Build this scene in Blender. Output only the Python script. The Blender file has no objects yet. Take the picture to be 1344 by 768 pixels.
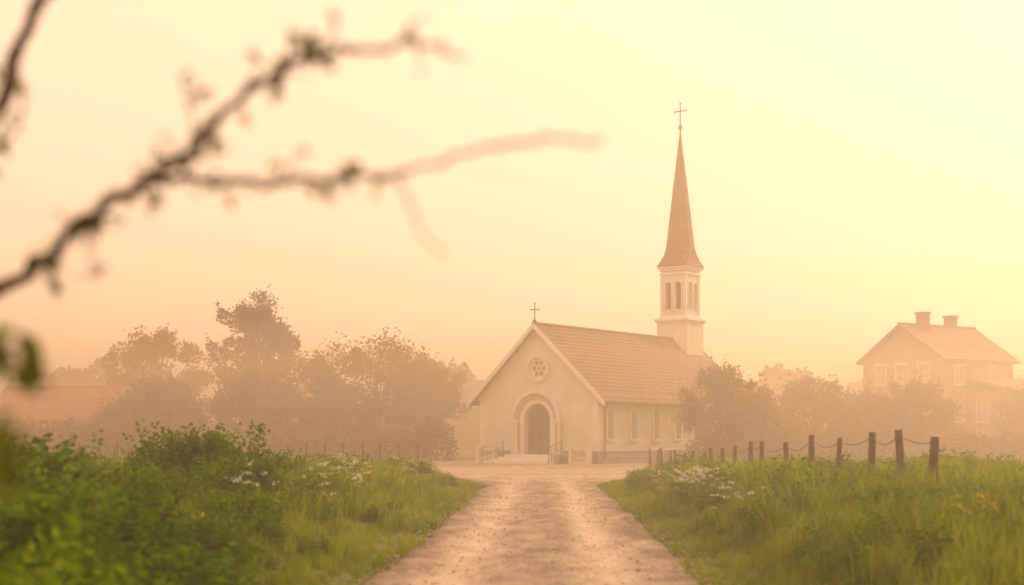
import bpy, math, random
import numpy as np
from mathutils import Vector, Matrix, noise
rng = np.random.default_rng(7); random.seed(7)
scene = bpy.context.scene
COL = scene.collection
# ------------------------------------------------------------------ materials
def new_mat(name):
    m = bpy.data.materials.new(name); m.use_nodes = True
    nt = m.node_tree; nt.nodes.clear()
    out = nt.nodes.new('ShaderNodeOutputMaterial')
    return m, nt, out
def ramp(nt, stops):
    r = nt.nodes.new('ShaderNodeValToRGB')
    e = r.color_ramp.elements
    while len(e) < len(stops): e.new(0.5)
    for el, (p, c) in zip(e, stops):
        el.position = p; el.color = (*c, 1)
    return r
def mat_surface(name, c1, c2, scale=3.0, rough=0.9, bump=0.3, bscale=30, brick=None, spec=0.2, c3=None):
    m, nt, out = new_mat(name)
    L = nt.links.new
    tc = nt.nodes.new('ShaderNodeTexCoord')
    n = nt.nodes.new('ShaderNodeTexNoise'); n.inputs['Scale'].default_value = scale; n.inputs['Detail'].default_value = 8
    L(tc.outputs['Object'], n.inputs['Vector'])
    st = [(0.3, c1), (0.7, c2)]
    if c3: st = [(0.3, c1), (0.52, c2), (0.72, c3)]
    r = ramp(nt, st); L(n.outputs['Fac'], r.inputs[0])
    b = nt.nodes.new('ShaderNodeBsdfPrincipled')
    b.inputs['Roughness'].default_value = rough
    b.inputs['Specular IOR Level'].default_value = spec
    n2 = nt.nodes.new('ShaderNodeTexNoise'); n2.inputs['Scale'].default_value = bscale; n2.inputs['Detail'].default_value = 5
    L(tc.outputs['Object'], n2.inputs['Vector'])
    bp = nt.nodes.new('ShaderNodeBump'); bp.inputs['Strength'].default_value = bump; bp.inputs['Distance'].default_value = 0.05
    L(n2.outputs['Fac'], bp.inputs['Height'])
    L(bp.outputs[0], b.inputs['Normal'])
    col = r.outputs[0]
    if brick:
        bt = nt.nodes.new('ShaderNodeTexBrick')
        mp = nt.nodes.new('ShaderNodeMapping'); mp.inputs['Rotation'].default_value = brick[3]
        L(tc.outputs['Object'], mp.inputs['Vector']); L(mp.outputs[0], bt.inputs['Vector'])
        bt.inputs['Scale'].default_value = 1.0
        bt.inputs['Brick Width'].default_value = brick[0]; bt.inputs['Row Height'].default_value = brick[1]
        bt.inputs['Mortar Size'].default_value = brick[2]
        bt.inputs['Color1'].default_value = (1, 1, 1, 1); bt.inputs['Color2'].default_value = (0.72, 0.7, 0.68, 1)
        bt.inputs['Mortar'].default_value = (0.5, 0.48, 0.46, 1)
        mx = nt.nodes.new('ShaderNodeMix'); mx.data_type = 'RGBA'; mx.blend_type = 'MULTIPLY'
        mx.inputs[0].default_value = 1
        L(col, mx.inputs[6]); L(bt.outputs['Color'], mx.inputs[7]); col = mx.outputs[2]
    L(col, b.inputs['Base Color'])
    L(b.outputs[0], out.inputs[0])
    return m
def mat_leaf(name, stops, trans=0.4, nscale=0.5):
    m, nt, out = new_mat(name); L = nt.links.new
    g = nt.nodes.new('ShaderNodeNewGeometry')
    oi = nt.nodes.new('ShaderNodeObjectInfo')
    n = nt.nodes.new('ShaderNodeTexNoise'); n.inputs['Scale'].default_value = nscale; n.inputs['Detail'].default_value = 2
    L(g.outputs['Position'], n.inputs['Vector'])
    a = nt.nodes.new('ShaderNodeMath'); a.operation = 'MULTIPLY_ADD'
    L(g.outputs['Random Per Island'], a.inputs[0]); a.inputs[1].default_value = 0.55
    L(n.outputs['Fac'], a.inputs[2])
    a2 = nt.nodes.new('ShaderNodeMath'); a2.operation = 'MULTIPLY_ADD'
    L(oi.outputs['Random'], a2.inputs[0]); a2.inputs[1].default_value = 0.25; L(a.outputs[0], a2.inputs[2])
    a3 = nt.nodes.new('ShaderNodeMath'); a3.operation = 'SUBTRACT'; L(a2.outputs[0], a3.inputs[0]); a3.inputs[1].default_value = 0.4
    r = ramp(nt, stops); L(a3.outputs[0], r.inputs[0])
    d = nt.nodes.new('ShaderNodeBsdfDiffuse'); t = nt.nodes.new('ShaderNodeBsdfTranslucent')
    L(r.outputs[0], d.inputs[0]); L(r.outputs[0], t.inputs[0])
    mx = nt.nodes.new('ShaderNodeMixShader'); mx.inputs[0].default_value = trans
    L(d.outputs[0], mx.inputs[1]); L(t.outputs[0], mx.inputs[2]); L(mx.outputs[0], out.inputs[0])
    return m
M_plaster = mat_surface('cream_plaster', (0.62, 0.58, 0.50), (0.78, 0.74, 0.66), 0.9, 0.9, 0.25, 25)
M_trim = mat_surface('pale_trim', (0.70, 0.66, 0.59), (0.82, 0.78, 0.72), 2.0, 0.8, 0.15, 30)
M_stone = mat_surface('plinth_stone', (0.34, 0.29, 0.24), (0.48, 0.42, 0.35), 2.5, 0.9, 0.5, 14, brick=(0.7, 0.3, 0.02, (math.radians(90), 0, 0)))
M_step = mat_surface('step_stone', (0.36, 0.31, 0.26), (0.50, 0.44, 0.37), 2.5, 0.9, 0.4, 14)
M_roof = mat_surface('clay_roof_tiles', (0.18, 0.085, 0.06), (0.29, 0.145, 0.105), 1.4, 0.85, 0.5, 12, brick=(0.28, 5.0, 0.025, (0, 0, math.radians(90))))
M_spire = mat_surface('spire_shingles', (0.20, 0.08, 0.052), (0.31, 0.13, 0.085), 1.5, 0.85, 0.5, 12, brick=(0.3, 0.22, 0.015, (math.radians(90), 0, 0)))
M_roof2 = mat_surface('house_roof_tiles', (0.24, 0.14, 0.11), (0.36, 0.21, 0.16), 1.2, 0.85, 0.4, 12)
M_redroof = mat_surface('red_roof_tiles', (0.34, 0.09, 0.05), (0.42, 0.13, 0.07), 1.2, 0.85, 0.4, 12)
M_house = mat_surface('house_render', (0.34, 0.22, 0.17), (0.44, 0.30, 0.23), 1.2, 0.9, 0.3, 14)
M_brick = mat_surface('chimney_brick', (0.24, 0.11, 0.08), (0.33, 0.16, 0.11), 3, 0.9, 0.3, 14)
M_wood = mat_surface('door_wood', (0.09, 0.045, 0.028), (0.15, 0.08, 0.05), 6, 0.6, 0.4, 40)
M_post = mat_surface('post_wood', (0.08, 0.05, 0.035), (0.15, 0.10, 0.07), 8, 0.9, 0.7, 50)
M_bark = mat_surface('bark', (0.07, 0.036, 0.024), (0.14, 0.075, 0.05), 14, 0.95, 0.8, 60)
M_iron = mat_surface('iron', (0.04, 0.03, 0.028), (0.08, 0.06, 0.05), 10, 0.5, 0.1, 40, spec=0.5)
M_glass = mat_surface('window_glass', (0.035, 0.03, 0.03), (0.07, 0.055, 0.05), 3, 0.15, 0.03, 6, spec=0.6)
M_curtain = mat_surface('curtained_window_glass', (0.4, 0.34, 0.28), (0.5, 0.44, 0.36), 3, 0.2, 0.03, 6, spec=0.6)
M_stoneb = mat_surface('pebble', (0.24, 0.18, 0.13), (0.45, 0.36, 0.27), 5, 0.9, 0.3, 60)
M_ground = mat_surface('meadow_soil', (0.06, 0.06, 0.016), (0.11, 0.11, 0.03), 0.35, 1.0, 0.6, 6, c3=(0.14, 0.125, 0.045))
M_treeleaf = mat_leaf('tree_foliage', [(0.0, (0.06, 0.032, 0.008)), (0.5, (0.15, 0.075, 0.016)), (1.0, (0.27, 0.135, 0.03))], 0.45, 0.35)
M_shrub = mat_leaf('shrub_leaves', [(0.0, (0.025, 0.055, 0.003)), (0.5, (0.085, 0.165, 0.005)), (1.0, (0.23, 0.32, 0.012))], 0.5, 0.9)
M_grass = mat_leaf('grass_blades', [(0.0, (0.05, 0.09, 0.002)), (0.45, (0.155, 0.225, 0.005)), (0.8, (0.33, 0.36, 0.010)), (1.0, (0.46, 0.38, 0.035))], 0.52, 0.35)
M_white = mat_leaf('white_petals', [(0.0, (0.6, 0.52, 0.45)), (1.0, (0.8, 0.76, 0.7))], 0.3, 2)
M_yellow = mat_leaf('yellow_petals', [(0.0, (0.6, 0.36, 0.02)), (1.0, (0.75, 0.5, 0.04))], 0.3, 2)

def road_mat():
    m, nt, out = new_mat('dirt_track'); L = nt.links.new
    tc = nt.nodes.new('ShaderNodeTexCoord')
    mp = nt.nodes.new('ShaderNodeMapping'); mp.inputs['Scale'].default_value = (1.0, 0.35, 1)
    L(tc.outputs['Object'], mp.inputs['Vector'])
    n = nt.nodes.new('ShaderNodeTexNoise'); n.inputs['Scale'].default_value = 1.9; n.inputs['Detail'].default_value = 10; n.inputs['Roughness'].default_value = 0.68
    L(mp.outputs[0], n.inputs['Vector'])
    at = nt.nodes.new('ShaderNodeAttribute'); at.attribute_name = 'wear'
    ma = nt.nodes.new('ShaderNodeMath'); ma.operation = 'MULTIPLY_ADD'; L(at.outputs['Fac'], ma.inputs[0]); ma.inputs[1].default_value = 0.30; L(n.outputs['Fac'], ma.inputs[2])
    r = ramp(nt, [(0.36, (0.17, 0.12, 0.08)), (0.54, (0.34, 0.25, 0.185)), (0.84, (0.55, 0.43, 0.33))]); L(ma.outputs[0], r.inputs[0])
    v = nt.nodes.new('ShaderNodeTexVoronoi'); v.inputs['Scale'].default_value = 22; L(tc.outputs['Object'], v.inputs['Vector'])
    n2 = nt.nodes.new('ShaderNodeTexNoise'); n2.inputs['Scale'].default_value = 7; n2.inputs['Detail'].default_value = 8; L(tc.outputs['Object'], n2.inputs['Vector'])
    ad = nt.nodes.new('ShaderNodeMath'); ad.operation = 'MULTIPLY_ADD'; L(v.outputs['Distance'], ad.inputs[0]); ad.inputs[1].default_value = 0.35; L(n2.outputs['Fac'], ad.inputs[2])
    bp = nt.nodes.new('ShaderNodeBump'); bp.inputs['Strength'].default_value = 1.0; bp.inputs['Distance'].default_value = 0.08; L(ad.outputs[0], bp.inputs['Height'])
    b = nt.nodes.new('ShaderNodeBsdfPrincipled'); b.inputs['Roughness'].default_value = 0.9; b.inputs['Specular IOR Level'].default_value = 0.25
    L(r.outputs[0], b.inputs['Base Color']); L(bp.outputs[0], b.inputs['Normal']); L(b.outputs[0], out.inputs[0])
    return m
M_road = road_mat()

# ------------------------------------------------------------------ helpers
def empty(name, loc=(0, 0, 0), rz=0):
    o = bpy.data.objects.new(name, None); COL.objects.link(o)
    o.location = loc; o.rotation_euler = (0, 0, rz); o.empty_display_size = 0.5
    return o
def link(name, me, mat=None, parent=None, smooth=False):
    o = bpy.data.objects.new(name, me)
    if mat and not me.materials: me.materials.append(mat)
    COL.objects.link(o)
    if parent: o.parent = parent
    if smooth: me.shade_smooth()
    return o
def quad_mesh(name, V, F):
    V = np.asarray(V, dtype=np.float32); F = np.asarray(F, dtype=np.int32)
    me = bpy.data.meshes.new(name)
    n, k = F.shape
    me.vertices.add(len(V)); me.vertices.foreach_set('co', V.ravel())
    me.loops.add(n * k); me.loops.foreach_set('vertex_index', F.ravel())
    me.polygons.add(n); me.polygons.foreach_set('loop_start', np.arange(0, n * k, k, dtype=np.int32))
    me.update(calc_edges=True); me.validate()
    return me
class MB:
    def __init__(s): s.v = []; s.f = []
    def box(s, x0, x1, y0, y1, z0, z1):
        b = len(s.v)
        s.v += [(x0,y0,z0),(x1,y0,z0),(x1,y1,z0),(x0,y1,z0),(x0,y0,z1),(x1,y0,z1),(x1,y1,z1),(x0,y1,z1)]
        s.f += [(b,b+3,b+2,b+1),(b+4,b+5,b+6,b+7),(b,b+1,b+5,b+4),(b+1,b+2,b+6,b+5),(b+2,b+3,b+7,b+6),(b+3,b,b+4,b+7)]
    def hexa(s, p):
        b = len(s.v); s.v += [tuple(q) for q in p]
        s.f += [(b,b+3,b+2,b+1),(b+4,b+5,b+6,b+7),(b,b+1,b+5,b+4),(b+1,b+2,b+6,b+5),(b+2,b+3,b+7,b+6),(b+3,b,b+4,b+7)]
    def tube(s, pts, rad, n=7):
        pts = [Vector(p) for p in pts]; b = len(s.v)
        for i, p in enumerate(pts):
            t = (pts[min(i+1, len(pts)-1)] - pts[max(i-1, 0)]).normalized()
            a = t.cross(Vector((0.31, 0.9, 0.2))).normalized(); c = t.cross(a)
            r = rad[i]
            for k in range(n):
                th = 2*math.pi*k/n
                s.v.append(tuple(p + a*math.cos(th)*r + c*math.sin(th)*r))
        for i in range(len(pts)-1):
            for k in range(n):
                s.f.append((b+i*n+k, b+i*n+(k+1)%n, b+(i+1)*n+(k+1)%n, b+(i+1)*n+k))
        s.f.append(tuple(b+k for k in reversed(range(n)))); e = b+(len(pts)-1)*n
        s.f.append(tuple(e+k for k in range(n)))
    def rings(s, rings, cap=True):
        b = len(s.v); n = len(rings[0])
        for r in rings: s.v += [tuple(q) for q in r]
        for i in range(len(rings)-1):
            for k in range(n):
                s.f.append((b+i*n+k, b+i*n+(k+1)%n, b+(i+1)*n+(k+1)%n, b+(i+1)*n+k))
        if cap:
            s.f.append(tuple(b+k for k in reversed(range(n)))); e = b+(len(rings)-1)*n
            s.f.append(tuple(e+k for k in range(n)))
    def ball(s, c, r, n=8, m=6, sz=1):
        s.rings([[(c[0]+r*math.sin(math.pi*(j+.02)/(m+.04))*math.cos(2*math.pi*k/n), c[1]+r*math.sin(math.pi*(j+.02)/(m+.04))*math.sin(2*math.pi*k/n), c[2]-sz*r*math.cos(math.pi*(j+.02)/(m+.04))) for k in range(n)] for j in range(m+1)])
    def obj(s, name, mat, parent=None, smooth=False, bevel=0):
        me = bpy.data.meshes.new(name); me.from_pydata(s.v, [], s.f); me.update()
        o = link(name, me, mat, parent, smooth)
        if bevel:
            md = o.modifiers.new('bevel', 'BEVEL'); md.width = bevel; md.segments = 2; md.limit_method = 'ANGLE'
        return o
def arch(cx, z0, zs, r, n=14, k=1.0):
    p = [(cx-r, z0)]
    for i in range(n+1):
        a = math.pi - math.pi*i/n
        p.append((cx + r*math.cos(a), zs + r*k*math.sin(a)))
    p.append((cx+r, z0)); return p
def circ(cx, cz, r, n=28): return [(cx+r*math.cos(2*math.pi*i/n), cz+r*math.sin(2*math.pi*i/n)) for i in range(n)]
def band(cx, z0, zs, ro, ri, k=1.0): return arch(cx, z0, zs, ro, 18, k) + list(reversed(arch(cx, z0, zs, ri, 18, k)))
def rect(x0, x1, z0, z1): return [(x0,z0),(x1,z0),(x1,z1),(x0,z1)]
def panel(name, outline, holes, depth, mat, parent, axis='X', at=0.0):
    cu = bpy.data.curves.new(name, 'CURVE'); cu.dimensions = '2D'; cu.fill_mode = 'BOTH'; cu.extrude = depth/2
    for pts in [outline] + holes:
        sp = cu.splines.new('POLY'); sp.points.add(len(pts)-1)
        for q, p in zip(sp.points, pts): q.co = (p[0], p[1], 0, 1)
        sp.use_cyclic_u = True
    o = bpy.data.objects.new(name+'_tmp', cu); COL.objects.link(o)
    dg = bpy.context.evaluated_depsgraph_get()
    me = bpy.data.meshes.new_from_object(o.evaluated_get(dg))
    bpy.data.objects.remove(o); bpy.data.curves.remove(cu)
    me.name = name
    if axis == 'X': M = Matrix(((1,0,0,0),(0,0,-1,at),(0,1,0,0),(0,0,0,1)))
    else: M = Matrix(((0,0,1,at),(1,0,0,0),(0,1,0,0),(0,0,0,1)))
    me.transform(M); me.materials.clear()
    return link(name, me, mat, parent)
def sstep(a, b, x):
    t = max(0, min(1, (x-a)/(b-a))); return t*t*(3-2*t)

# ------------------------------------------------------------------ terrain
def road_c(y): return 0.10 + (min(y, 60)-14.4)*0.030 + 0.12*math.sin(y*0.09)
def ground_h(x, y):
    d = abs(x - road_c(y))
    t = sstep(1.8, 4.6, d)
    fade = 1 - sstep(22, 56, y)
    h = -0.035 + 0.52*t*fade
    if y < 57: h -= 0.14*(1-sstep(1.15, 1.75, d))
    if d > 2: h += 0.10*t*(noise.noise((x*0.25, y*0.25, 0))) * (1 if y < 60 else 0.2)
    return h
def axis(segs):
    out = []
    for a, b, st in segs: out += list(np.arange(a, b, st))
    return out
xs = axis([(-2000,-200,200),(-200,-60,20),(-60,-15,3),(-15,15,0.5),(15,60,3),(60,200,20),(200,2001,200)])
ys = axis([(-60,-6,6),(-6,62,0.8),(62,120,6),(120,400,40),(400,3001,400)])
V = [(x, y, ground_h(x, y)) for y in ys for x in xs]; nx = len(xs)
F = [(j*nx+i, j*nx+i+1, (j+1)*nx+i+1, (j+1)*nx+i) for j in range(len(ys)-1) for i in range(nx-1)]
g = link('ground', quad_mesh('ground', V, F), M_ground, smooth=True)

# dirt road
rv = []; rf = []; wear = []; NU = 34; yy = list(np.arange(-8, 58, 0.25))
def road_half(y, side):
    w = 1.74 + 0.13*noise.noise((y*0.5, side*7.3, 1)) + 0.08*noise.noise((y*2.1, side*3.1, 4))
    e = sstep(42, 58, y)
    return w + (2.3 if side < 0 else 2.8)*e
for y in yy:
    c = road_c(y); l = -road_half(y, -1); r = road_half(y, 1)
    for i in range(NU+1):
        u = l + (r-l)*i/NU
        wob = 0.12*noise.noise((y*.15, 3, 0))
        tr = math.exp(-((abs(u+wob)-0.82)/0.34)**2)
        open_ = sstep(44, 54, y)
        rut = -0.045*tr*(1-open_)
        z = 0.022 + rut + (0.028*noise.noise((u*1.7, y*0.8, 2)) + 0.016*noise.noise((u*6, y*5, 5)))*(1-.8*open_)
        if i in (0, NU): z = -0.06
        e = min(u-l, r-u)
        wv = tr*(1-open_) + .75*open_ - .5*math.exp(-(e/.22)**2) - .08
        wear.append(wv)
        rv.append((c+u, y, z))
for j in range(len(yy)-1):
    for i in range(NU):
        a = j*(NU+1)+i; rf.append((a, a+1, a+NU+2, a+NU+1))
rd = quad_mesh('dirt_road', rv, rf)
wa = rd.attributes.new('wear', 'FLOAT', 'POINT'); wa.data.foreach_set('value', np.array(wear, dtype=np.float32))
link('dirt_road', rd, M_road, smooth=True)
def fore_pts():
    return [(-2.9,56.5),(-3.5,62),(-4.2,70),(-5.2,80),(-5.5,86),(16,86),(14,78),(9.5,71),(6.6,64),(5.2,57.5),(4.1,55.5),(-1.7,55.5)]
mb = MB(); P = fore_pts(); b = [(x+0.15*noise.noise((x,y,0)), y, 0.0) for x, y in P]
mb.rings([[(x,y,-0.2) for x,y,z in b],[(x,y,0.034) for x,y,z in b]])
fo = mb.obj('church_forecourt', M_road)
wa = fo.data.attributes.new('wear', 'FLOAT', 'POINT'); wa.data.foreach_set('value', np.full(len(fo.data.vertices), .62, dtype=np.float32))
mb = MB()
for i in range(3400):
    y = 8 + 46*random.random()**1.3; c = road_c(y)
    if random.random() < 0.55:
        s = random.choice((-1, 1)); x = c + s*(1.68 + random.gauss(0, 0.18))
    else: x = c + random.uniform(-1.7, 1.7)
    r = random.uniform(0.008, 0.028)*(1.5 if random.random() < .06 else 1)
    z = 0.014 + r*0.2; q = [random.uniform(.6, 1.2)*r for _ in range(6)]
    bb = len(mb.v)
    mb.v += [(x+q[0],y,z),(x,y+q[1],z),(x-q[2],y,z),(x,y-q[3],z),(x,y,z+q[4]*.7),(x,y,z-q[5]*.5)]
    mb.f += [(bb,bb+1,bb+4),(bb+1,bb+2,bb+4),(bb+2,bb+3,bb+4),(bb+3,bb,bb+4),(bb+1,bb,bb+5),(bb+2,bb+1,bb+5),(bb+3,bb+2,bb+5),(bb,bb+3,bb+5)]
mb.obj('gravel', M_stoneb)

# ------------------------------------------------------------------ church
TH = math.radians(36)
ch = empty('church', (1.42, 78, 0.02), -TH)
W = 3.91; LN = 17.4; SL = 0.944; AP = 7.5; ZW = AP - SL*W - 0.01
panel('front_wall', [(-W,0),(W,0),(W,ZW),(0,AP-0.01),(-W,ZW)], [arch(0,0.5,2.45,0.86), circ(0,5.22,0.58)], 0.5, M_plaster, ch, 'X', 0.25)
panel('rear_wall', [(-W,0),(W,0),(W,ZW),(0,AP-0.01),(-W,ZW)], [], 0.4, M_plaster, ch, 'X', LN-0.2)
wins = [1.2, 3.65, 6.1, 8.55, 11.0, 13.45]
for sgn, nm in ((1, 'right'), (-1, 'left')):
    panel(nm+'_side_wall', rect(0.502, LN-0.402, 0, ZW), [arch(s, 1.35, 2.75, 0.27) for s in wins], 0.35, M_plaster, ch, 'Y', sgn*(W-0.176))
    for i, s in enumerate(wins):
        panel(nm+'_window_surround_%d' % (i+1), band(s, 1.33, 2.75, 0.43, 0.29), [], 0.10, M_trim, ch, 'Y', sgn*(W+0.03))
    m1 = MB(); m2 = MB(); m3 = MB()
    for s in wins:
        x = sgn*(W-0.26)
        m1.box(x-.01, x+.01, s-.3, s+.3, 1.3, 3.1)
        xx = sgn*(W-0.2)
        m2.box(xx-.02, xx+.02, s-.018, s+.018, 1.35, 3.02)
        for z in (1.75, 2.2, 2.65): m2.box(xx-.015, xx+.015, s-.27, s+.27, z-.012, z+.012)
        a, bb = sorted((sgn*(W+0.003), sgn*(W+.14)))
        m3.box(a, bb, s-.46, s+.46, 1.22, 1.327)
    m1.obj(nm+'_window_glass', M_glass, ch); m2.obj(nm+'_window_bars', M_iron, ch); m3.obj(nm+'_window_sills', M_trim, ch)
    m = MB(); a, bb = sorted((sgn*(W+.003), sgn*(W+.16))); m.box(a, bb, 0.0, LN, ZW-0.32, ZW-0.16)
    a, bb = sorted((sgn*(W+.003), sgn*(W+.26))); m.box(a, bb, 0.0, LN, ZW-0.155, ZW-0.05); m.obj(nm+'_cornice', M_trim, ch)
    m = MB(); a, bb = sorted((sgn*(W-.1), sgn*(W+.09))); m.box(a, bb, 0.1, LN, 0.0, 0.62); a, bb = sorted((sgn*(W-.1), sgn*(W+.13))); m.box(a, bb, .1, LN, 0.622, 0.70)
    m.obj(nm+'_plinth', M_stone, ch)
    m = MB(); a, bb = sorted((sgn*(W-.32), sgn*(W+.05))); m.box(a, bb, -0.06, 0.30, 0.705, ZW-0.33); m.obj(nm+'_corner_pilaster', M_trim, ch)
    m = MB(); m.tube([(sgn*(W+.42), 0.5, ZW-.45),(sgn*(W+.13), 0.48, ZW-.8),(sgn*(W+.13), 0.48, 0.2)], [.04]*3, 8); m.obj(nm+'_drainpipe', M_iron, ch, True)
    m = MB(); m.tube([(sgn*4.55, -.4, 3.30),(sgn*4.55, LN+.3, 3.30)], [.065]*2, 8); m.obj(nm+'_gutter', M_iron, ch, True)
m = MB()
for a, bb in ((-W-.088, -1.73), (1.73, W+.088)):
    m.box(a, bb, -.09, .098, 0, .618); m.box(a, bb, -.13, .098, .621, .698)
m.obj('front_plinth', M_stone, ch)
for i, (ro, ri, pr) in enumerate(((1.62,1.42,.30),(1.415,1.16,.20),(1.155,.87,.10))):
    panel('portal_arch_%d' % (i+1), band(0, .503 if i else 2.42, 2.42, ro, ri), [], pr, M_trim if i != 1 else M_step, ch, 'X', -pr/2-.003)
m = MB()
for s in (-1, 1):
    for xc, r, yo in ((1.52, .10, -.2), (1.27, .085, -.29)):
        m.tube([(s*xc, yo, .72),(s*xc, yo, 1.5),(s*xc, yo, 2.2)], [r, r*1.03, r*.9], 12)
        m.box(s*xc-.12, s*xc+.12, yo-.12, yo+.12, .503, .60); m.box(s*xc-.10, s*xc+.10, yo-.10, yo+.10, .60, .72)
        m.box(s*xc-.10, s*xc+.10, yo-.10, yo+.10, 2.2, 2.3); m.box(s*xc-.12, s*xc+.12, yo-.12, yo+.12, 2.3, 2.418)
m.obj('portal_columns', M_trim, ch)
m = MB(); m.box(-1.72, -1.1, -.5, -.003, 0, .5); m.box(1.1, 1.72, -.5, -.003, 0, .5); m.obj('portal_base', M_step, ch)
m = MB(); m.hexa([(-.10,-.36,3.82),(.10,-.36,3.82),(.10,-.01,3.82),(-.10,-.01,3.82),(-.15,-.36,4.14),(.15,-.36,4.14),(.15,-.01,4.14),(-.15,-.01,4.14)]); m.obj('keystone', M_trim, ch)
m = MB()
for s in (-1, 1):
    for k in range(4):
        x0 = s*(.015+.21*k); x1 = s*(.015+.21*k+.2); a, bb = sorted((x0, x1))
        xm = (abs(x0)+abs(x1))/2; top = 2.45+math.sqrt(max(0, .95**2-xm**2))
        m.box(a, bb, .30, .36, .5, top)
    for z in (.75, 1.6, 2.4):
        a, bb = sorted((s*.03, s*.84)); m.box(a, bb, .265, .298, z, z+.13)
m.obj('door', M_wood, ch)
m = MB()
for s in (-1, 1):
    m.ball((s*.1, .24, 1.5), .045)
    for z in (.8, 2.45): a, bb = sorted((s*.2, s*.84)); m.box(a, bb, .25, .262, z, z+.05)
m.obj('door_ironwork', M_iron, ch)
panel('rosette_ring', circ(0,5.22,.76,36), [circ(0,5.22,.60,36)], .14, M_trim, ch, 'X', -.073)
m = MB(); m.box(-.6, .6, .26, .3, 4.6, 5.84); m.obj('rosette_back', M_step, ch)
panel('rosette_tracery', circ(0,5.22,.575,36), [circ(.33*math.cos(a), 5.22+.33*math.sin(a), .15, 14) for a in [i*math.pi/3 for i in range(6)]]+[circ(0,5.22,.13,14)], .08, M_trim, ch, 'X', .14)
m = MB()
for i in range(4):
    m.box(-1.5-.25*i, 1.5+.25*i, -1.0-.38*i, -.502 if i == 0 else -1.0-.38*(i-1)-.002, 0, .5-.125*i)
m.box(-1.098, 1.098, -.5, .36, 0, .499)
m.obj('entrance_steps', M_trim, ch, bevel=.012)
m = MB(); m2 = MB()
for s in (-1, 1):
    for (x, y, h) in ((s*2.55, -.55, .86), (s*3.7, -.55, .86)):
        m.box(x-.11, x+.11, y-.11, y+.11, 0, h); m.box(x-.14, x+.14, y-.14, y+.14, h, h+.07)
    m.box(min(s*2.67,s*3.58), max(s*2.67,s*3.58), -.61, -.49, 0, .16); m.box(min(s*2.67,s*3.58), max(s*2.67,s*3.58), -.62, -.48, .74, .82)
    for k in range(7):
        x = s*(2.75+.125*k); m.tube([(x,-.55,.16),(x,-.55,.3),(x,-.55,.5),(x,-.55,.74)], [.03,.05,.028,.035], 8)
    m2.tube([(s*1.95,-.55,0),(s*1.95,-.55,1.25),(s*2.2,-2.2,.85),(s*2.2,-2.2,0)], [.022]*4, 6)
    m2.tube([(s*1.95,-.55,.85),(s*2.2,-2.2,.45)], [.014]*2, 6)
    for k in range(6):
        t = (k+.5)/6; m2.tube([(s*(1.95+.25*t),-.55-1.65*t,.0),(s*(1.95+.25*t),-.55-1.65*t,1.25-.4*t)], [.011]*2, 6)
m.obj('step_balustrade', M_trim, ch); m2.obj('step_railing', M_iron, ch)
m = MB(); NC = 20; y0, y1 = -.45, LN+.32
for s in (-1, 1):
    for k in range(NC):
        xa = 4.55*k/NC; xb = 4.55*(k+1)/NC+.05
        za = AP+.05-SL*xa+.10; zb = AP+.05-SL*xb+.15
        m.hexa([(s*xa,y0,za-.05),(s*xb,y0,zb-.06),(s*xb,y1,zb-.06),(s*xa,y1,za-.05),(s*xa,y0,za),(s*xb,y0,zb),(s*xb,y1,zb),(s*xa,y1,za)])
m.obj('roof_tiles', M_roof, ch)
m = MB()
for s in (-1, 1):
    m.hexa([(0,y0+.03,AP),(s*4.5,y0+.03,AP-SL*4.5),(s*4.5,y1-.03,AP-SL*4.5),(0,y1-.03,AP),(0,y0+.03,AP+.07),(s*4.5,y0+.03,AP-SL*4.5+.07),(s*4.5,y1-.03,AP-SL*4.5+.07),(0,y1-.03,AP+.07)])
m.obj('roof_boarding', M_wood, ch)
m = MB()
for s in (-1, 1):
    for ya in (y0-.05, y1):
        m.hexa([(0,ya,AP-.10),(s*4.6,ya,AP-SL*4.6-.10),(s*4.6,ya+.05,AP-SL*4.6-.10),(0,ya+.05,AP-.10),(0,ya,AP+.19),(s*4.6,ya,AP-SL*4.6+.19),(s*4.6,ya+.05,AP-SL*4.6+.19),(0,ya+.05,AP+.19)])
m.obj('barge_boards', M_trim, ch)
m = MB()
yk = y0
while yk < y1-.3:
    m.tube([(0,yk,AP+.13),(0,yk+.42,AP+.13)], [.13,.11], 8); yk += .40
m.obj('ridge_tiles', M_roof, ch, True)
def cross(mbx, x, y, z, h, w, r):
    mbx.tube([(x,y,z),(x,y,z+h)], [r*1.2, r], 8)
    mbx.tube([(x-w/2,y,z+h*.66),(x+w/2,y,z+h*.66)], [r, r], 8)
    for p in ((x-w/2,y,z+h*.66),(x+w/2,y,z+h*.66),(x,y,z+h)): mbx.ball(p, r*1.7)
m = MB(); m.ball((0,-.3,AP+.28), .12); cross(m, 0, -.3, AP+.3, .95, .52, .03); m.obj('gable_cross', M_iron, ch)
TY = 15.87
tw = empty('bell_tower', (0, TY, 0)); tw.parent = ch
m = MB(); m.box(-1.08, 1.08, -1.08, 1.08, 3.5, 8.7); m.obj('tower_base', M_plaster, tw)
m = MB(); m.box(-1.16,1.16,-1.16,1.16,8.70,8.80); m.box(-1.24,1.24,-1.24,1.24,8.80,8.94); m.box(-1.02,1.02,-1.02,1.02,8.94,9.12); m.obj('tower_ledge', M_trim, tw, bevel=.02)
H = .89
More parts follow.
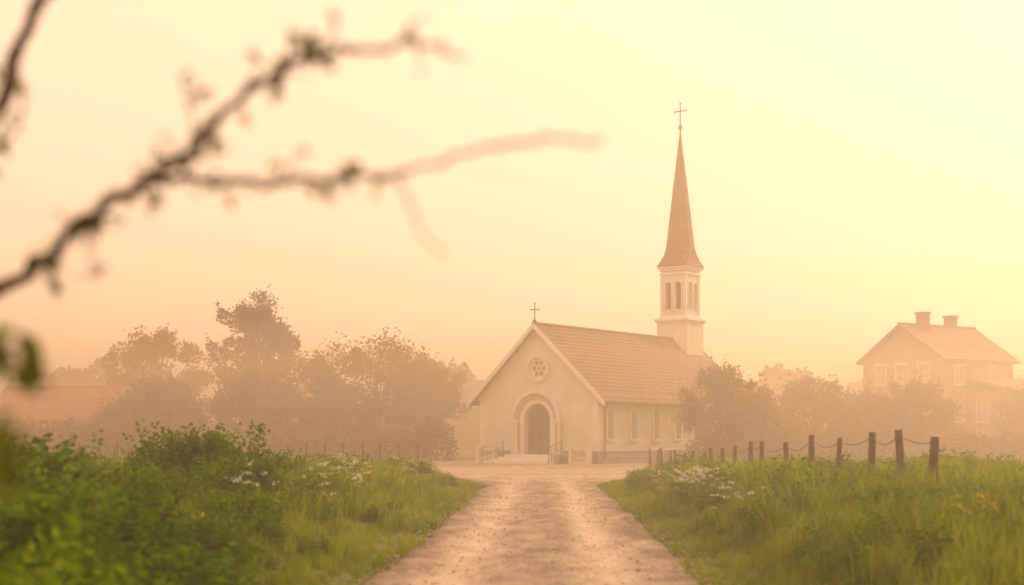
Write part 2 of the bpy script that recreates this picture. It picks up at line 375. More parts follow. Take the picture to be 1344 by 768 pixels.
for nm, ax, at, e in (('front','X',-H+.09,H),('back','X',H-.09,H),('right','Y',H-.09,H-.182),('left','Y',-H+.09,H-.182)):
    panel('belfry_wall_'+nm, rect(-e, e, 9.12, 12.0), [arch(-.36,9.55,11.05,.21), arch(.36,9.55,11.05,.21)], .18, M_plaster, tw, ax, at)
    sg = 1 if at > 0 else -1
    for c in (-.36, .36):
        panel('belfry_arch_'+nm, band(c, 9.5, 11.05, .30, .225), [], .05, M_trim, tw, ax, sg*(H+.028))
m = MB()
for k in range(10):
    z = 9.55+.17*k
    m.hexa([(-.66,-.66,z),(.66,-.66,z),(.66,.66,z),(-.66,.66,z),(-.58,-.58,z+.13),(.58,-.58,z+.13),(.58,.58,z+.13),(-.58,.58,z+.13)])
m.obj('belfry_louvres', M_wood, tw)
m = MB()
for sx in (-1, 1):
    for sy in (-1, 1):
        cx, cy = sx*(H-.05), sy*(H-.05); m.box(cx-.09, cx+.09, cy-.09, cy+.09, 9.121, 11.75)
m.box(-.97,.97,-.97,.97,11.75,11.87); m.box(-1.0,1.0,-1.0,1.0,12.0,12.14); m.box(-1.08,1.08,-1.08,1.08,12.14,12.27)
m.obj('belfry_trim', M_trim, tw)
def oct_ring(r, z, sq=0.0):
    out = []
    for k in range(8):
        a = math.pi/8 + k*math.pi/4
        x, y = r*math.cos(a), r*math.sin(a)
        if sq > 0:
            cx = math.copysign(r, x); cy = math.copysign(r, y)
            x = x*(1-sq)+cx*sq; y = y*(1-sq)+cy*sq
        out.append((x, y, z))
    return out
rs = [oct_ring(1.14,12.27,.93), oct_ring(1.12,12.33,.93), oct_ring(1.02,12.7,.6), oct_ring(.96,13.15,.15), oct_ring(.91,13.6,0)]
for i in range(1, 12):
    t = i/11; rs.append(oct_ring(.91*(1-t)+.045*t, 13.6+(20.86-13.6)*t))
m = MB(); m.rings(rs); m.obj('spire', M_spire, tw)
m = MB()
m.tube([(0,0,20.8),(0,0,21.2)], [.06,.05], 8); m.ball((0,0,21.22), .14); cross(m, 0, 0, 21.3, 1.45, .82, .04); m.obj('spire_cross', M_iron, tw)

# ------------------------------------------------------------------ houses
def window_set(mg, mf, axis, at, out, items):
    for (c, z, w, h) in items:
        def bx(mm, a0, a1, n0, n1, z0, z1):
            n0, n1 = sorted((at+out*n0, at+out*n1))
            if axis == 'X': mm.box(a0, a1, n0, n1, z0, z1)
            else: mm.box(n0, n1, a0, a1, z0, z1)
        bx(mg, c-w/2-.02, c+w/2+.02, -.14, -.12, z-.02, z+h+.02)
        t = .06
        for a0, a1, z0, z1 in ((c-w/2, c-w/2+t, z, z+h),(c+w/2-t, c+w/2, z, z+h),(c-w/2+t, c+w/2-t, z, z+t),(c-w/2+t, c+w/2-t, z+h-t, z+h),(c-.025, c+.025, z+t, z+h-t)):
            bx(mf, a0, a1, -.118, -.06, z0, z1)
        bx(mf, c-w/2+t, c-.026, -.11, -.07, z+h*.55, z+h*.55+.04); bx(mf, c+.026, c+w/2-t, -.11, -.07, z+h*.55, z+h*.55+.04)
        bx(mf, c-w/2-.08, c+w/2+.08, .003, .09, z-.09, z-.005)
        for s in (-1, 1): bx(mf, c+s*(w/2+.05)-.05, c+s*(w/2+.05)+.05, .003, .03, z, z+h)
        bx(mf, c-w/2-.1, c+w/2+.1, .003, .04, z+h+.002, z+h+.12)
def gable_house(name, loc, rz, w, ln, eave, apex, fw, sw, mwall, mroof, glass, ov=.35):
    h = empty(name, loc, rz); sl = (apex-eave)/w
    hol = lambda it: [rect(c-ww/2, c+ww/2, z, z+hh) for (c,z,ww,hh) in it]
    panel('front_wall', [(-w,0),(w,0),(w,eave-.01),(0,apex-.01),(-w,eave-.01)], hol(fw), .3, mwall, h, 'X', .15)
    panel('rear_wall', [(-w,0),(w,0),(w,eave-.01),(0,apex-.01),(-w,eave-.01)], [], .3, mwall, h, 'X', ln-.15)
    for s in (-1, 1): panel('side_wall_%s' % ('r' if s > 0 else 'l'), rect(.302, ln-.302, 0, eave-.02), hol(sw), .3, mwall, h, 'Y', s*(w-.152))
    mg, mf = MB(), MB()
    window_set(mg, mf, 'X', 0, -1, fw)
    for s in (-1, 1): window_set(mg, mf, 'Y', s*w-s*.002, s, sw)
    mg.obj('window_glass', glass, h); mf.obj('window_frames', M_trim, h)
    m = MB(); NC = 14; we = w+ov
    for s in (-1, 1):
        for k in range(NC):
            xa = we*k/NC; xb = we*(k+1)/NC+.04
            za = apex-sl*xa+.16; zb = apex-sl*xb+.21
            m.hexa([(s*xa,-ov,za-.05),(s*xb,-ov,zb-.06),(s*xb,ln+ov,zb-.06),(s*xa,ln+ov,za-.05),(s*xa,-ov,za),(s*xb,-ov,zb),(s*xb,ln+ov,zb),(s*xa,ln+ov,za)])
    m.obj('roof_tiles', mroof, h)
    m = MB()
    for s in (-1, 1):
        m.hexa([(0,-ov+.02,apex),(s*we,-ov+.02,apex-sl*we),(s*we,ln+ov-.02,apex-sl*we),(0,ln+ov-.02,apex),(0,-ov+.02,apex+.1),(s*we,-ov+.02,apex-sl*we+.1),(s*we,ln+ov-.02,apex-sl*we+.1),(0,ln+ov-.02,apex+.1)])
    m.tube([(0,-ov,apex+.17),(0,ln+ov,apex+.17)], [.12,.12], 8)
    m.obj('roof_boarding', mroof, h)
    return h
fw = [(-1.9,5.2,.95,1.35),(0,5.2,.95,1.35),(1.9,5.2,.95,1.35),(-1.9,2.3,.95,1.4),(0,2.3,.95,1.4),(1.9,2.3,.95,1.4)]
sw = [(1.8,5.1,1.0,1.3),(5.4,5.1,1.0,1.3),(1.8,2.5,1.0,1.5),(5.4,2.5,1.0,1.5),(1.8,.5,1.0,1.2)]
hs = gable_house('village_house', (27.4, 100, 0), -math.radians(55), 3.5, 7.8, 6.9, 9.25, fw, sw, M_house, M_roof2, M_curtain)
m = MB()
for (x, y, zt) in ((.3, 1.9, 10.2), (-.2, 5.6, 10.15)):
    m.box(x-.36, x+.36, y-.32, y+.32, 8.2, zt); m.box(x-.43, x+.43, y-.39, y+.39, zt-.003, zt+.12)
m.obj('chimneys', M_brick, hs)
m = MB(); m.box(3.503, 7.6, 2.6, 9.5, 0, 4.6); m.obj('wing_walls', M_house, hs)
m = MB(); m.hexa([(3.45,2.3,5.45),(8.0,2.3,4.45),(8.0,9.8,4.45),(3.45,9.8,5.45),(3.45,2.3,5.65),(8.0,2.3,4.62),(8.0,9.8,4.62),(3.45,9.8,5.65)]); m.obj('wing_roof', M_roof2, hs)
mg, mf = MB(), MB()
for (x, z) in ((4.8, 2.6), (6.5, 2.6), (4.8, .6)):
    mg.box(x-.42, x+.42, 2.57, 2.597, z, z+1.3)
    for a, b2 in ((x-.5, x-.42), (x+.42, x+.5), (x-.03, x+.03)): mf.box(a, b2, 2.53, 2.568, z-.08, z+1.38)
    mf.box(x-.56, x+.56, 2.50, 2.529, z-.16, z-.06)
mg.obj('wing_glass', M_curtain, hs); mf.obj('wing_frames', M_trim, hs)
fw2 = [(-1.6,1.0,.9,1.2),(1.6,1.0,.9,1.2)]; sw2 = [(1.8,1.0,1.0,1.2),(4.6,1.0,1.0,1.2),(7.4,1.0,1.0,1.2)]
gable_house('red_roofed_cottage', (-28.6, 105, 0), math.radians(82), 3.4, 9.0, 2.8, 5.0, fw2, sw2, M_house, M_redroof, M_glass)

# ------------------------------------------------------------------ leaves / trees
def leaf_verts(C, S, asp=0.5, up=None):
    n = len(C)
    nrm = rng.normal(size=(n,3))
    if up is not None: nrm[:,2] = np.abs(nrm[:,2])+up
    nrm /= np.linalg.norm(nrm, axis=1)[:,None]
    t = rng.normal(size=(n,3)); u = np.cross(nrm, t); u /= np.linalg.norm(u, axis=1)[:,None]; v = np.cross(nrm, u)
    S = np.asarray(S)[:,None]
    V = np.stack([C-u*S, C-v*S*asp-u*S*.1, C+u*S, C+v*S*asp-u*S*.1], axis=1).reshape(-1,3)
    F = np.arange(4*n).reshape(-1,4)
    return V, F
def make_tree(name, x, y, top, rx, base=1.5, nleaf=12000, ls=.13, trunk=.22, nclump=120, narrow=0.0, mat=None, rough=.2, spray=1.0):
    t = empty(name, (x, y, ground_h(x, y)))
    h = top; cz = (base+h)/2; rz = (h-base)/2
    cl = []
    while len(cl) < nclump:
        p = rng.normal(size=3); p /= np.linalg.norm(p)
        if len(cl) < 9: p = np.array([rng.uniform(-.5,.5), rng.uniform(-.5,.5), .93]); p /= np.linalg.norm(p)
        k = 1 + rough*2*noise.noise((p[0]*1.9+x, p[1]*1.9+y, p[2]*1.9)) - narrow*max(0, -p[2])
        k = min(k, 1.2)
        if len(cl) < 9: k = rng.uniform(.86, 1.0)
        p = p*rng.uniform(.3, 1.0)**.5
        cl.append((p[0]*rx*.86*k, p[1]*rx*.86*k, max(.3, cz+p[2]*rz*.88*(.4+.6*k))))
    cl = np.array(cl); cr = rng.uniform(.10, .25, len(cl))*rx
    idx = rng.integers(0, len(cl), nleaf)
    d = rng.normal(size=(nleaf,3)); d /= np.linalg.norm(d, axis=1)[:,None]
    rad = rng.uniform(.3, 1.0, nleaf)**.6 * (1+.5*rng.random(nleaf)*(rng.random(nleaf) < .25))
    C = cl[idx] + d*(cr[idx]*rad)[:,None]*np.array([1,1,.8])
    ns = 230; sp = []
    for i in range(ns):
        c = cl[rng.integers(0, len(cl))]; dr = c - np.array([0,0,cz-rz*.4]); dr = dr/np.linalg.norm(dr)+rng.normal(size=3)*.35; dr[2] += .1
        ln = rx*rng.uniform(.1, .3)*spray
        for k in range(12): sp.append(c+dr*ln*k/11+rng.normal(size=3)*.05*rx*.6)
    C = np.vstack([C, np.array(sp)])
    C[:,2] = np.maximum(C[:,2], .15)
    V, F = leaf_verts(C, rng.uniform(.5, 1.4, len(C))*ls, .6)
    link('crown', quad_mesh('crown', V, F), mat or M_treeleaf, t)
    m = MB(); m.tube([(0,0,-.2),(.05,0,base*.6),(0,.05,cz*.8),(0,0,cz+rz*.5)], [trunk*1.3, trunk, trunk*.7, trunk*.15], 9)
    for i in range(18):
        c = cl[rng.integers(0, len(cl))]; z0 = base*.7+rng.random()*(cz-base*.5)*.8
        mid = (c[0]*.45, c[1]*.45, z0+(c[2]-z0)*.55)
        m.tube([(0,0,z0), mid, tuple(c)], [trunk*.45, trunk*.28, .02], 6)
    m.obj('trunk', M_bark, t, True)
    return t
make_tree('broadleaf_tree', -28.0, 112, 10.5, 4.2, 1.2, 21000, .12)
make_tree('broadleaf_tree', -18.8, 104, 12.1, 3.6, 1.8, 21000, .11, narrow=.2)
make_tree('broadleaf_tree', -9.0, 94, 8.3, 4.4, .4, 22000, .10, spray=1.1)
make_tree('broadleaf_tree', -5.9, 96, 7.2, 3.0, .3, 13000, .10, spray=1.1)
make_tree('broadleaf_tree', -13.2, 95, 7.2, 3.1, .4, 13000, .10, spray=1.1)
make_tree('broadleaf_tree', -16.9, 92, 6.0, 2.8, .3, 11000, .10)
make_tree('broadleaf_tree', -22.2, 91, 5.4, 3.4, .2, 12000, .10)
make_tree('broadleaf_tree', -25.4, 93, 4.0, 2.2, .2, 8000, .10)
make_tree('broadleaf_tree', 11.0, 75.5, 5.6, 2.3, .1, 13000, .075, trunk=.13, rough=.35, spray=1.3)
make_tree('broadleaf_tree', 13.0, 77.5, 4.4, 2.0, .1, 9000, .075, trunk=.13, rough=.4, spray=1.3)
make_tree('broadleaf_tree', 18.9, 88, 5.4, 3.1, .1, 12000, .095, rough=.35, spray=1.2)
make_tree('broadleaf_tree', 21.8, 89, 4.2, 2.6, .1, 8000, .095, rough=.35, spray=1.2)
make_tree('broadleaf_tree', 24.4, 86, 4.9, 2.9, .1, 11000, .095, rough=.35, spray=1.2)
make_tree('broadleaf_tree', 15.4, 85, 3.8, 2.1, .1, 8000, .095)
make_tree('broadleaf_tree', 34.5, 95, 4.8, 2.8, .2, 10000, .10)
def leaf_mass(name, items, ls, mat, per=60):
    C = []
    for (x, y, z, rx, ry, rz) in items:
        n = int(per*(rx*rz+rx*ry))
        d = rng.normal(size=(n,3)); d /= np.linalg.norm(d, axis=1)[:,None]
        r = rng.uniform(.6, 1.08, n)
        C.append(np.array([x,y,z]) + d*r[:,None]*np.array([rx,ry,rz]))
    C = np.vstack(C); C = C[C[:,2] > .05]
    V, F = leaf_verts(C, rng.uniform(.6, 1.4, len(C))*ls, .6)
    return link(name, quad_mesh(name, V, F), mat)
it = []
for x in np.arange(-32, -4.4, 1.1): it.append((x, 84+rng.normal()*.5+abs(x)*.08, .8, 1.2, .9, rng.uniform(1.0, 1.9)))
leaf_mass('hedge', it, .10, M_treeleaf, 420)
it = []
for x in np.arange(10.9, 36, 1.1): it.append((x, 78+rng.normal()*.5+x*.1, .6, 1.2, .9, rng.uniform(.8, 1.6)))
leaf_mass('hedge', it, .10, M_treeleaf, 420)
it = []
for cx, cy, rr, hh, n in ((-49,160,5,10,14),(-40,165,6,8,12),(-5.5,142,4,8.5,12),(2,150,6,7.5,12),(24,132,3.4,8.2,12),(28,140,5,7,14),(60,150,8,9,18),(-70,150,10,10,20),(-24,150,8,7.5,16),(12,150,7,7,14),(42,150,8,8,14)):
    for k in range(n):
        it.append((cx+rng.normal()*rr*.5, cy+rng.normal()*2, rng.uniform(.25, .8)*hh, rr*.4, rr*.4, hh*.22))
for x in np.arange(-95, 95, 4): it.append((x, 158+rng.normal()*3, 2, 4, 3, rng.uniform(2, 4)))
leaf_mass('distant_trees', it, .3, M_treeleaf, 70)

# ------------------------------------------------------------------ grass (instanced clumps)
def blade_clump(nb, rad, h, w, lean=.35):
    V = []; F = []
    for i in range(nb):
        a = rng.uniform(0, 2*math.pi); r = rad*math.sqrt(rng.random())
        p = np.array([r*math.cos(a), r*math.sin(a), -.05]); hh = h*rng.uniform(.5, 1.1); ww = w*rng.uniform(.6, 1.3)
        da = rng.uniform(0, 2*math.pi); dr = np.array([math.cos(da), math.sin(da), 0])*lean*hh*rng.uniform(.2, 1.2)
        sa = rng.uniform(0, math.pi); sd = np.array([math.cos(sa), math.sin(sa), 0])*ww
        b = len(V)
        for t, k in ((0,1),(.4,.9),(.75,.6),(1,.08)):
            c = p + dr*t*t + np.array([0,0,hh*(t-.12*t*t)])
            V.append(c-sd*k); V.append(c+sd*k)
        for j in range(3): F.append((b+2*j, b+2*j+1, b+2*j+3, b+2*j+2))
    return V, F
def scatter(parent, name, pts, scl, mesh, mat):
    n = len(pts); V = np.zeros((n,4,3)); a = rng.uniform(0, 2*math.pi, n)
    for k in range(4):
        V[:,k,0] = pts[:,0] + scl*np.cos(a+k*math.pi/2)*.7071
        V[:,k,1] = pts[:,1] + scl*np.sin(a+k*math.pi/2)*.7071
        V[:,k,2] = pts[:,2]
    o = link(name, quad_mesh(name, V.reshape(-1,3), np.arange(4*n).reshape(-1,4)), M_ground, parent)
    o.instance_type = 'FACES'; o.use_instance_faces_scale = True; o.instance_faces_scale = 1
    o.show_instancer_for_render = False; o.show_instancer_for_viewport = False
    if not mesh.materials: mesh.materials.append(mat)
    c = bpy.data.objects.new(name+'_clump', mesh); COL.objects.link(c); c.parent = o
    return o
def in_fore(x, y):
    P = fore_pts(); c = False; j = len(P)-1
    for i in range(len(P)):
        if (P[i][1] > y) != (P[j][1] > y) and x < (P[j][0]-P[i][0])*(y-P[i][1])/(P[j][1]-P[i][1])+P[i][0]: c = not c
        j = i
    return c
def grass_pts(y0, y1, dens, edge=0.0, maxd=1e9):
    W2 = .5*y1+5; n = int(dens*(y1-y0)*2*W2); out = []; sc = []
    X = rng.uniform(-W2, W2, n); Y = rng.uniform(y0, y1, n)
    for x, y in zip(X, Y):
        if abs(x) > .48*y+4: continue
        c = road_c(y); d = (x-c); e = abs(d) - road_half(y, 1 if d > 0 else -1)*(1 if y < 58 else 0)
        if y < 58 and e < edge+.04*rng.normal(): continue
        if e > maxd: continue
        if y > 54 and in_fore(x, y): continue
        if y > 74 and -6 < x < 17 : continue
        s = .32 + .70*sstep(.2, 2.0, e)
        s *= .84 + .6*noise.noise((x*.5, y*.5, 3)) + .18*rng.normal()
        if y > 44: s *= .78
        out.append((x, y, max(-.04, ground_h(x, y)))); sc.append(max(.2, s))
    return np.array(out), np.array(sc)
gr = empty('meadow_grass')
def cm(*a, **k):
    V, F = blade_clump(*a, **k); return quad_mesh('grass_clump', V, F)
for j in range(3):
    p, s = grass_pts(4, 20, 6); scatter(gr, 'near_patch_%d' % j, p, s, cm(46, .17, .62, .0055), M_grass)
    p, s = grass_pts(20, 46, 4); scatter(gr, 'mid_patch_%d' % j, p, s, cm(42, .24, .62, .009), M_grass)
    p, s = grass_pts(46, 74, 2.0); scatter(gr, 'far_patch_%d' % j, p, s*1.05, cm(46, .36, .55, .014), M_grass)
p, s = grass_pts(74, 100, 1.0); scatter(gr, 'field_patch', p, s, cm(50, .6, .5, .03), M_grass)
vg = empty('verge_turf')
p, s = grass_pts(8, 58, 22, -.05, .9); scatter(vg, 'turf_patch', p, s*.62+.1, cm(40, .16, .36, .007, lean=.8), M_grass)
p, s = grass_pts(8, 50, 5, -.25, .15); scatter(vg, 'edge_tufts', p, s*.35+.05, cm(26, .12, .36, .006, lean=.9), M_grass)
def weed_mesh(name, n, r, h, ls):
    C = []
    for k in range(int(n/14)):
        a = rng.uniform(0, 6.28); rr = r*math.sqrt(rng.random()); hh = h*rng.uniform(.55, 1.05)*(1-.35*rr/r)
        for q in range(14):
            t = rng.uniform(.25, 1); C.append((rr*math.cos(a)*(.5+.5*t)+rng.normal()*.045, rr*math.sin(a)*(.5+.5*t)+rng.normal()*.045, hh*t))
    C = np.array(C); V, F = leaf_verts(C, rng.uniform(.6, 1.3, len(C))*ls, .45, up=.3)
    return quad_mesh(name, V, F)
wd = empty('broadleaf_weeds')
for j in range(2):
    p, s = grass_pts(5, 46, .8, .8); scatter(wd, 'weed_patch_%d' % j, p, s*rng.uniform(.8, 1.2, len(s)), weed_mesh('weed', 420, .3, .66, .035), M_shrub)
def shrub_mesh(n=5200, r=.85, h=1.25, ls=.04):
    C = []
    ncl = 44
    for k in range(ncl):
        a = rng.uniform(0, 6.28); rr = r*rng.random()**.6; zz = h*rng.uniform(.2, .92)*(1-.3*(rr/r)**2); cr = rng.uniform(.12, .26)
        m = n//ncl; d = rng.normal(size=(m,3)); d /= np.linalg.norm(d, axis=1)[:,None]
        C.append(np.array([rr*math.cos(a), rr*math.sin(a), zz]) + d*cr*(rng.uniform(.3, 1.15, m)**.7)[:,None])
    for k in range(90):
        a = rng.uniform(0, 6.28); rr = r*.9*rng.random(); st = np.array([rr*math.cos(a), rr*math.sin(a), h*.6]); dr = np.array([math.cos(a)*.45, math.sin(a)*.45, 1])
        ln = rng.uniform(.3,.65)
        C.append(np.array([st+dr*ln*q/14+rng.normal(size=3)*.02 for q in range(14)]))
    C = np.vstack(C); C[:,2] = np.maximum(C[:,2], .03)
    V, F = leaf_verts(C, rng.uniform(.6, 1.4, len(C))*ls, .5, up=.2)
    return quad_mesh('shrub', V, F)
SH = [shrub_mesh() for _ in range(3)]
for k in SH: k.materials.append(M_shrub)
def shrub(x, y, s, sz=1.0):
    o = bpy.data.objects.new('roadside_shrub', random.choice(SH)); COL.objects.link(o)
    o.location = (x, y, ground_h(x, y)-.05); o.scale = (s, s, s*sz); o.rotation_euler = (0, 0, random.uniform(0, 6.28))
for (x, y, s, sz) in ((-4.3,20,1.0,.95),(-5.0,21.5,.95,.85),(-3.6,18.6,.8,.85),(-3.1,16,.65,.8),(-3.3,24,.7,.7),(-3.5,29.5,.75,.7),(-3.0,33,.6,.7),(-3.1,42,.8,.7),(-4.0,44,.8,.7),(-4.4,26,.8,.75),(-4.2,17,.8,.7),(-3.0,13.9,.6,.7),(-2.5,11.2,.6,.7),
                      (-2.5,6.2,.85,.95),(-2.15,7.4,.7,.9),(-3.0,8.2,1.0,.85),(-2.5,9.6,.8,.75),(-3.4,11,.95,.8),(-4.0,9.4,1,.85),(-2.9,12.6,.7,.75),(-4.6,12.6,1,.8),(-2.2,5.0,.8,1.1),(-1.95,4.1,.85,1.25),(-5.4,15.5,.95,.8),(-4.1,14.3,.85,.75),
                      (3.9,30,.7,.6),(4.7,17,.8,.5),(4.2,46,.6,.6),(4.3,13.5,.6,.55),(4.9,21.5,.7,.5),(3.6,38,.6,.6),(3.7,24.5,.6,.6),(5.3,14.5,.8,.6),(4.6,27,.7,.55)):
    shrub(x, y, s, sz)
def flowers(name, spots, mat, fl=.014, hgt=(.45,.95), per=26):
    t = empty(name); C = []; m = MB()
    for (x, y, r, n) in spots:
        gz = ground_h(x, y)
        for k in range(n):
            a = rng.uniform(0, 6.28); rr = r*math.sqrt(rng.random()); px, py = x+rr*math.cos(a), y+rr*math.sin(a)
            hz = gz + rng.uniform(*hgt)*(1-.3*(rr/r)**2)
            m.tube([(px, py, gz), (px+.02, py, hz)], [.003, .002], 3)
            q = rng.normal(size=(per,3))*np.array([.03,.03,.012]); C.append(q+np.array([px+.02, py, hz]))
    C = np.vstack(C); V, F = leaf_verts(C, rng.uniform(.7, 1.3, len(C))*fl, .8, up=1.0)
    link('petals', quad_mesh('petals', V, F), mat, t); m.obj('stems', M_shrub, t)
flowers('white_wildflowers', [(-3.1,26,.5,60),(-3.0,36.5,.5,26),(-2.8,41.5,.6,40),(3.75,27,.5,80),(3.6,29,.4,50),(3.6,34,.5,18),(3.9,44,.6,18),(-3.3,18,.5,26),(-3.0,22,.4,20),(3.5,22,.5,16)], M_white, .016, (.25,.85), 12)
flowers('yellow_wildflowers', [(4.5,13.6,.35,8),(5.2,16,.4,5),(-3.2,14,.5,5)], M_yellow, .018, (.3,.55), 12)

# ------------------------------------------------------------------ fences
def fence(name, posts, hgt, r, wires, sag):
    t = empty(name); m = MB(); w = MB(); tops = []
    for i, (x, y) in enumerate(posts):
        gz = ground_h(x, y); dx, dy = random.gauss(0, .035), random.gauss(0, .035); hh = hgt(i)*random.uniform(.94, 1.05)
        top = (x+dx, y+dy, gz+hh); rr = r*random.uniform(.85, 1.2)
        m.tube([(x,y,gz-.2),(x+dx*.5,y+dy*.5,gz+hh*.5),top], [rr*1.1, rr, rr*.85], 8); tops.append(((x,y,gz),top))
    for (a, b) in zip(tops[:-1], tops[1:]):
        for f in wires:
            p = [a[0][k]+(a[1][k]-a[0][k])*f for k in range(3)]; q = [b[0][k]+(b[1][k]-b[0][k])*f for k in range(3)]
            sg = sag*random.uniform(.5, 1.3); pts = []
            for k in range(9):
                u = k/8; pts.append((p[0]+(q[0]-p[0])*u, p[1]+(q[1]-p[1])*u, p[2]+(q[2]-p[2])*u-4*sg*u*(1-u)))
            w.tube(pts, [.009 if r > .05 else .006]*9, 5)
    m.obj('posts', M_post, t, True); w.obj('wires', M_iron, t)
pr = [(6.1+random.gauss(0,.04), y) for y in [20.5, 22.2, 24.4, 26.7, 29.0, 31.7, 34.5, 36.8, 39.0, 41.2, 43.4, 45.7, 48, 50.3, 52.6, 55, 57.4, 59.8, 62.2]]
fence('wire_fence', pr, lambda i: 1.08-.006*i, .06, (.93, .6), .14)
pl = [(-22.1+.82*i, 62+random.gauss(0,.05)) for i in range(23)]
fence('wire_fence', pl, lambda i: 1.25, .045, (.9, .5), .03)

# ------------------------------------------------------------------ young tree beside the camera
yt = empty('young_tree', (0, 0, 0))
m = MB()
def cat(pts, n=5):
    P = [Vector(p) for p in pts]; P = [P[0]*2-P[1]] + P + [P[-1]*2-P[-2]]; out = []
    for i in range(1, len(P)-2):
        for k in range(n):
            t = k/n; a, b, c, d = P[i-1], P[i], P[i+1], P[i+2]
            out.append(.5*((2*b)+(c-a)*t+(2*a-5*b+4*c-d)*t*t+(-a+3*b-3*c+d)*t**3))
    out.append(P[-2]); return out
LF = []
def branch(pts, r0, r1, leafy=0, jit=.004, ls=.016, lo=0.05, hi=1):
    c = cat(pts); n = len(c); c = [p+Vector((random.gauss(0,jit),random.gauss(0,jit),random.gauss(0,jit))) if 0 < i < n-1 else p for i, p in enumerate(c)]
    rr = [(r0+(r1-r0)*i/(n-1))*random.uniform(.82, 1.3) for i in range(n)]
    m.tube(c, rr, 8)
    for k in range(leafy):
        i = random.randrange(int(n*lo)+1, int(n*hi)); p = c[i]
        d = Vector((random.gauss(0,1), random.gauss(0,.6), random.gauss(.1,1))).normalized()*random.uniform(.02, .065)
        m.tube([p, p+d*.6, p+d], [.0034, .0024, .0018], 5)
        for q in range(random.randint(1, 3)): LF.append((tuple(p+d*random.uniform(.6,1.1)+Vector((random.gauss(0,.012),random.gauss(0,.012),random.gauss(0,.012)))), ls*random.uniform(.7, 1.4)))
gz = ground_h(-1.85, 3.1)
m.tube([(-1.9,3.15,gz-.2),(-1.87,3.12,.8),(-1.8,3.1,1.35),(-1.78,3.12,2.0),(-1.7,3.2,2.8),(-1.75,3.2,3.7)], [.075,.06,.05,.038,.024,.008], 12)
branch([(-1.8,3.1,1.35),(-1.45,3.05,1.58),(-1.08,3,1.81),(-.983,2.97,1.866),(-.871,2.9,1.94),(-.745,2.83,2.0),(-.64,2.8,2.06),(-.548,2.75,2.138),(-.451,2.7,2.184),(-.40,2.67,2.205),(-.358,2.65,2.200),(-.31,2.62,2.212),(-.267,2.6,2.203),(-.20,2.55,2.206),(-.15,2.5,2.187),(-.081,2.45,2.153)], .0150, .0034, 34, jit=.005, lo=.16, hi=.66, ls=.018)
branch([(-.358,2.65,2.200),(-.33,2.6,2.235),(-.32,2.58,2.26)], .0035, .0015, 2, .001)
branch([(-.200,2.55,2.206),(-.175,2.5,2.225),(-.15,2.48,2.235)], .0035, .0015, 1, .001)
branch([(-.745,2.83,2.0),(-.65,2.81,2.01),(-.573,2.8,1.996),(-.51,2.77,1.997),(-.46,2.75,1.988),(-.393,2.7,1.986),(-.333,2.68,1.980),(-.273,2.65,1.985),(-.212,2.6,1.978),(-.098,2.55,2.003),(.037,2.5,2.02),(.152,2.4,2.001)], .0080, .0030, 14, .004, hi=.75)
branch([(-.212,2.6,1.978),(-.175,2.55,1.90),(-.155,2.5,1.85),(-.115,2.45,1.815)], .0028, .0014, 0, .001)
branch([(-1.79,3.1,1.8),(-1.4,3.0,1.98),(-1.12,3,2.14),(-1.05,3,2.29),(-1.016,3,2.373),(-.97,3,2.5),(-.9,3,2.9),(-.7,3.1,3.3)], .016, .008, 26)
branch([(-1.2,3,2.05),(-1.08,2.98,2.10),(-1.03,2.96,2.14),(-1.01,2.95,2.2)], .004, .002, 8, .001, .022)
branch([(-.871,2.9,1.94),(-.86,2.88,1.89),(-.84,2.86,1.82)], .003, .0015, 6, .001)
branch([(-.95,2.95,1.88),(-.96,2.93,1.83),(-.93,2.91,1.78)], .003, .0015, 5, .001)
branch([(-.65,2.8,2.05),(-.635,2.78,2.0),(-.605,2.76,1.96)], .003, .0015, 3, .001)
branch([(-.61,2.78,2.08),(-.63,2.77,2.14),(-.64,2.76,2.2)], .003, .0015, 6, .001)
branch([(-1.8,3.1,1.5),(-1.5,2.9,1.66),(-1.1,2.55,1.70),(-.91,2.45,1.67),(-.84,2.4,1.63),(-.82,2.38,1.58)], .008, .0025, 14, .003, .026, lo=.6)
branch([(-1.8,3.1,1.3),(-1.5,2.9,1.44),(-1.1,2.5,1.51),(-.88,2.4,1.49),(-.83,2.35,1.46),(-.80,2.3,1.42)], .008, .0025, 14, .003, .024, lo=.6)
branch([(-1.75,3.15,2.5),(-1.3,3.3,2.9),(-.6,3.3,3.2),(.1,3.2,3.3)], .014, .004, 30)
branch([(-1.75,3.15,2.3),(-2.2,3.3,2.7),(-2.8,3.4,3.0)], .014, .004, 24)
branch([(-1.78,3.12,1.9),(-2.3,3.0,2.2),(-2.7,2.8,2.6)], .014, .004, 20)
m.obj('trunk_and_branches', M_bark, yt, True)
M_young = mat_leaf('young_leaves', [(0.0, (0.06, 0.08, 0.006)), (0.5, (0.15, 0.17, 0.010)), (1.0, (0.30, 0.27, 0.02))], 0.5, 2)
V, F = leaf_verts(np.array([l[0] for l in LF]), np.array([l[1] for l in LF]), .5)
link('leaves', quad_mesh('leaves', V, F), M_young, yt)

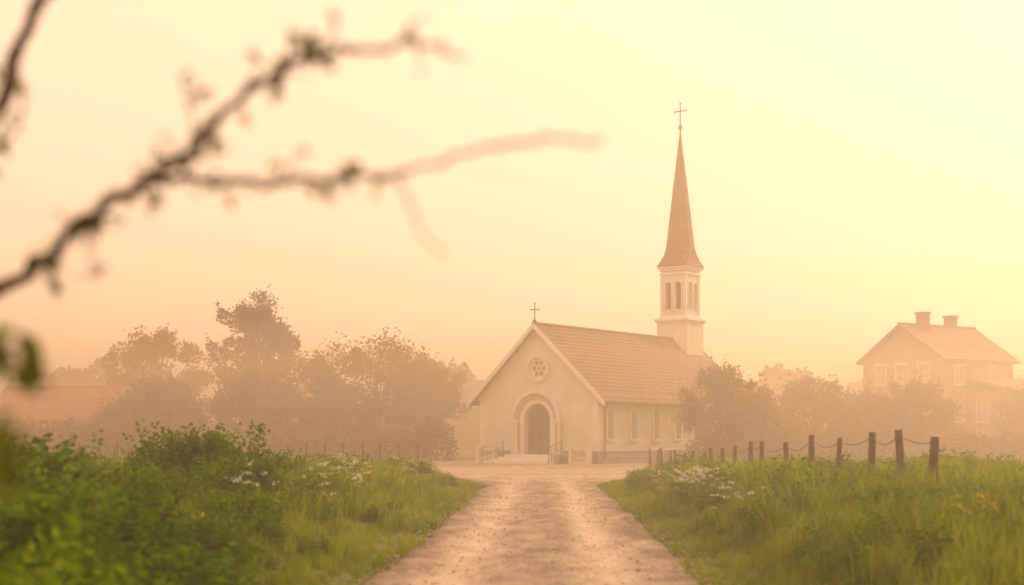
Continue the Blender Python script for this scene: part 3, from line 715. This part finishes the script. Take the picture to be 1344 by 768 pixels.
# ------------------------------------------------------------------ mist
def mist(name, x0, x1, y0, y1, z0, z1, dens, color, aniso):
    mm = MB(); mm.box(x0, x1, y0, y1, z0, z1)
    mt, nt, out = new_mat(name)
    pv = nt.nodes.new('ShaderNodeVolumePrincipled')
    pv.inputs['Color'].default_value = (*color, 1); pv.inputs['Density'].default_value = dens
    pv.inputs['Absorption Color'].default_value = (0, 0, 0, 1); pv.inputs['Anisotropy'].default_value = aniso
    nt.links.new(pv.outputs[0], out.inputs['Volume'])
    mm.obj(name, mt)
mist('morning_mist', -400, 400, -60, 500, -1, 24, .0064, (1.0, .775, .575), .45)
mist('ground_mist', -390, 390, 58, 490, -.9, 6.5, .0100, (1.0, .71, .49), .45)

# ------------------------------------------------------------------ light
EL, AZ = math.radians(20), math.radians(44)
s = Vector((math.sin(AZ)*math.cos(EL), math.cos(AZ)*math.cos(EL), math.sin(EL)))
sun = bpy.data.lights.new('sun', 'SUN'); sun.energy = 5.0; sun.angle = math.radians(.6); sun.color = (1, .79, .53)
so = bpy.data.objects.new('sun', sun); COL.objects.link(so); so.rotation_euler = s.to_track_quat('Z', 'Y').to_euler(); so.location = s*60
w = bpy.data.worlds.new('World'); scene.world = w; w.use_nodes = True
nt = w.node_tree; nt.nodes.clear(); L = nt.links.new
sk = nt.nodes.new('ShaderNodeTexSky'); sk.sky_type = 'NISHITA'; sk.sun_disc = False; sk.sun_elevation = EL; sk.sun_rotation = AZ; sk.dust_density = 6; sk.air_density = 1.0; sk.ozone_density = .5
mx = nt.nodes.new('ShaderNodeMix'); mx.data_type = 'RGBA'; mx.inputs[0].default_value = .93
L(sk.outputs[0], mx.inputs[6]); mx.inputs[7].default_value = (11.0, 7.5, 5.1, 1)
bg = nt.nodes.new('ShaderNodeBackground'); bg.inputs[1].default_value = .15
L(mx.outputs[2], bg.inputs[0]); o = nt.nodes.new('ShaderNodeOutputWorld'); L(bg.outputs[0], o.inputs[0])

# ------------------------------------------------------------------ camera
cam = bpy.data.cameras.new('camera'); co = bpy.data.objects.new('camera', cam); COL.objects.link(co)
co.location = (0, 0, 1.5); co.rotation_euler = (math.radians(90), 0, 0)
cam.lens = 50; cam.sensor_width = 36; cam.shift_y = 189/1344; cam.clip_start = .05; cam.clip_end = 6000
cam.dof.use_dof = True; cam.dof.focus_distance = 80; cam.dof.aperture_fstop = 1.35
scene.camera = co
scene.view_settings.view_transform = 'Standard'; scene.view_settings.look = 'None'; scene.view_settings.exposure = 0
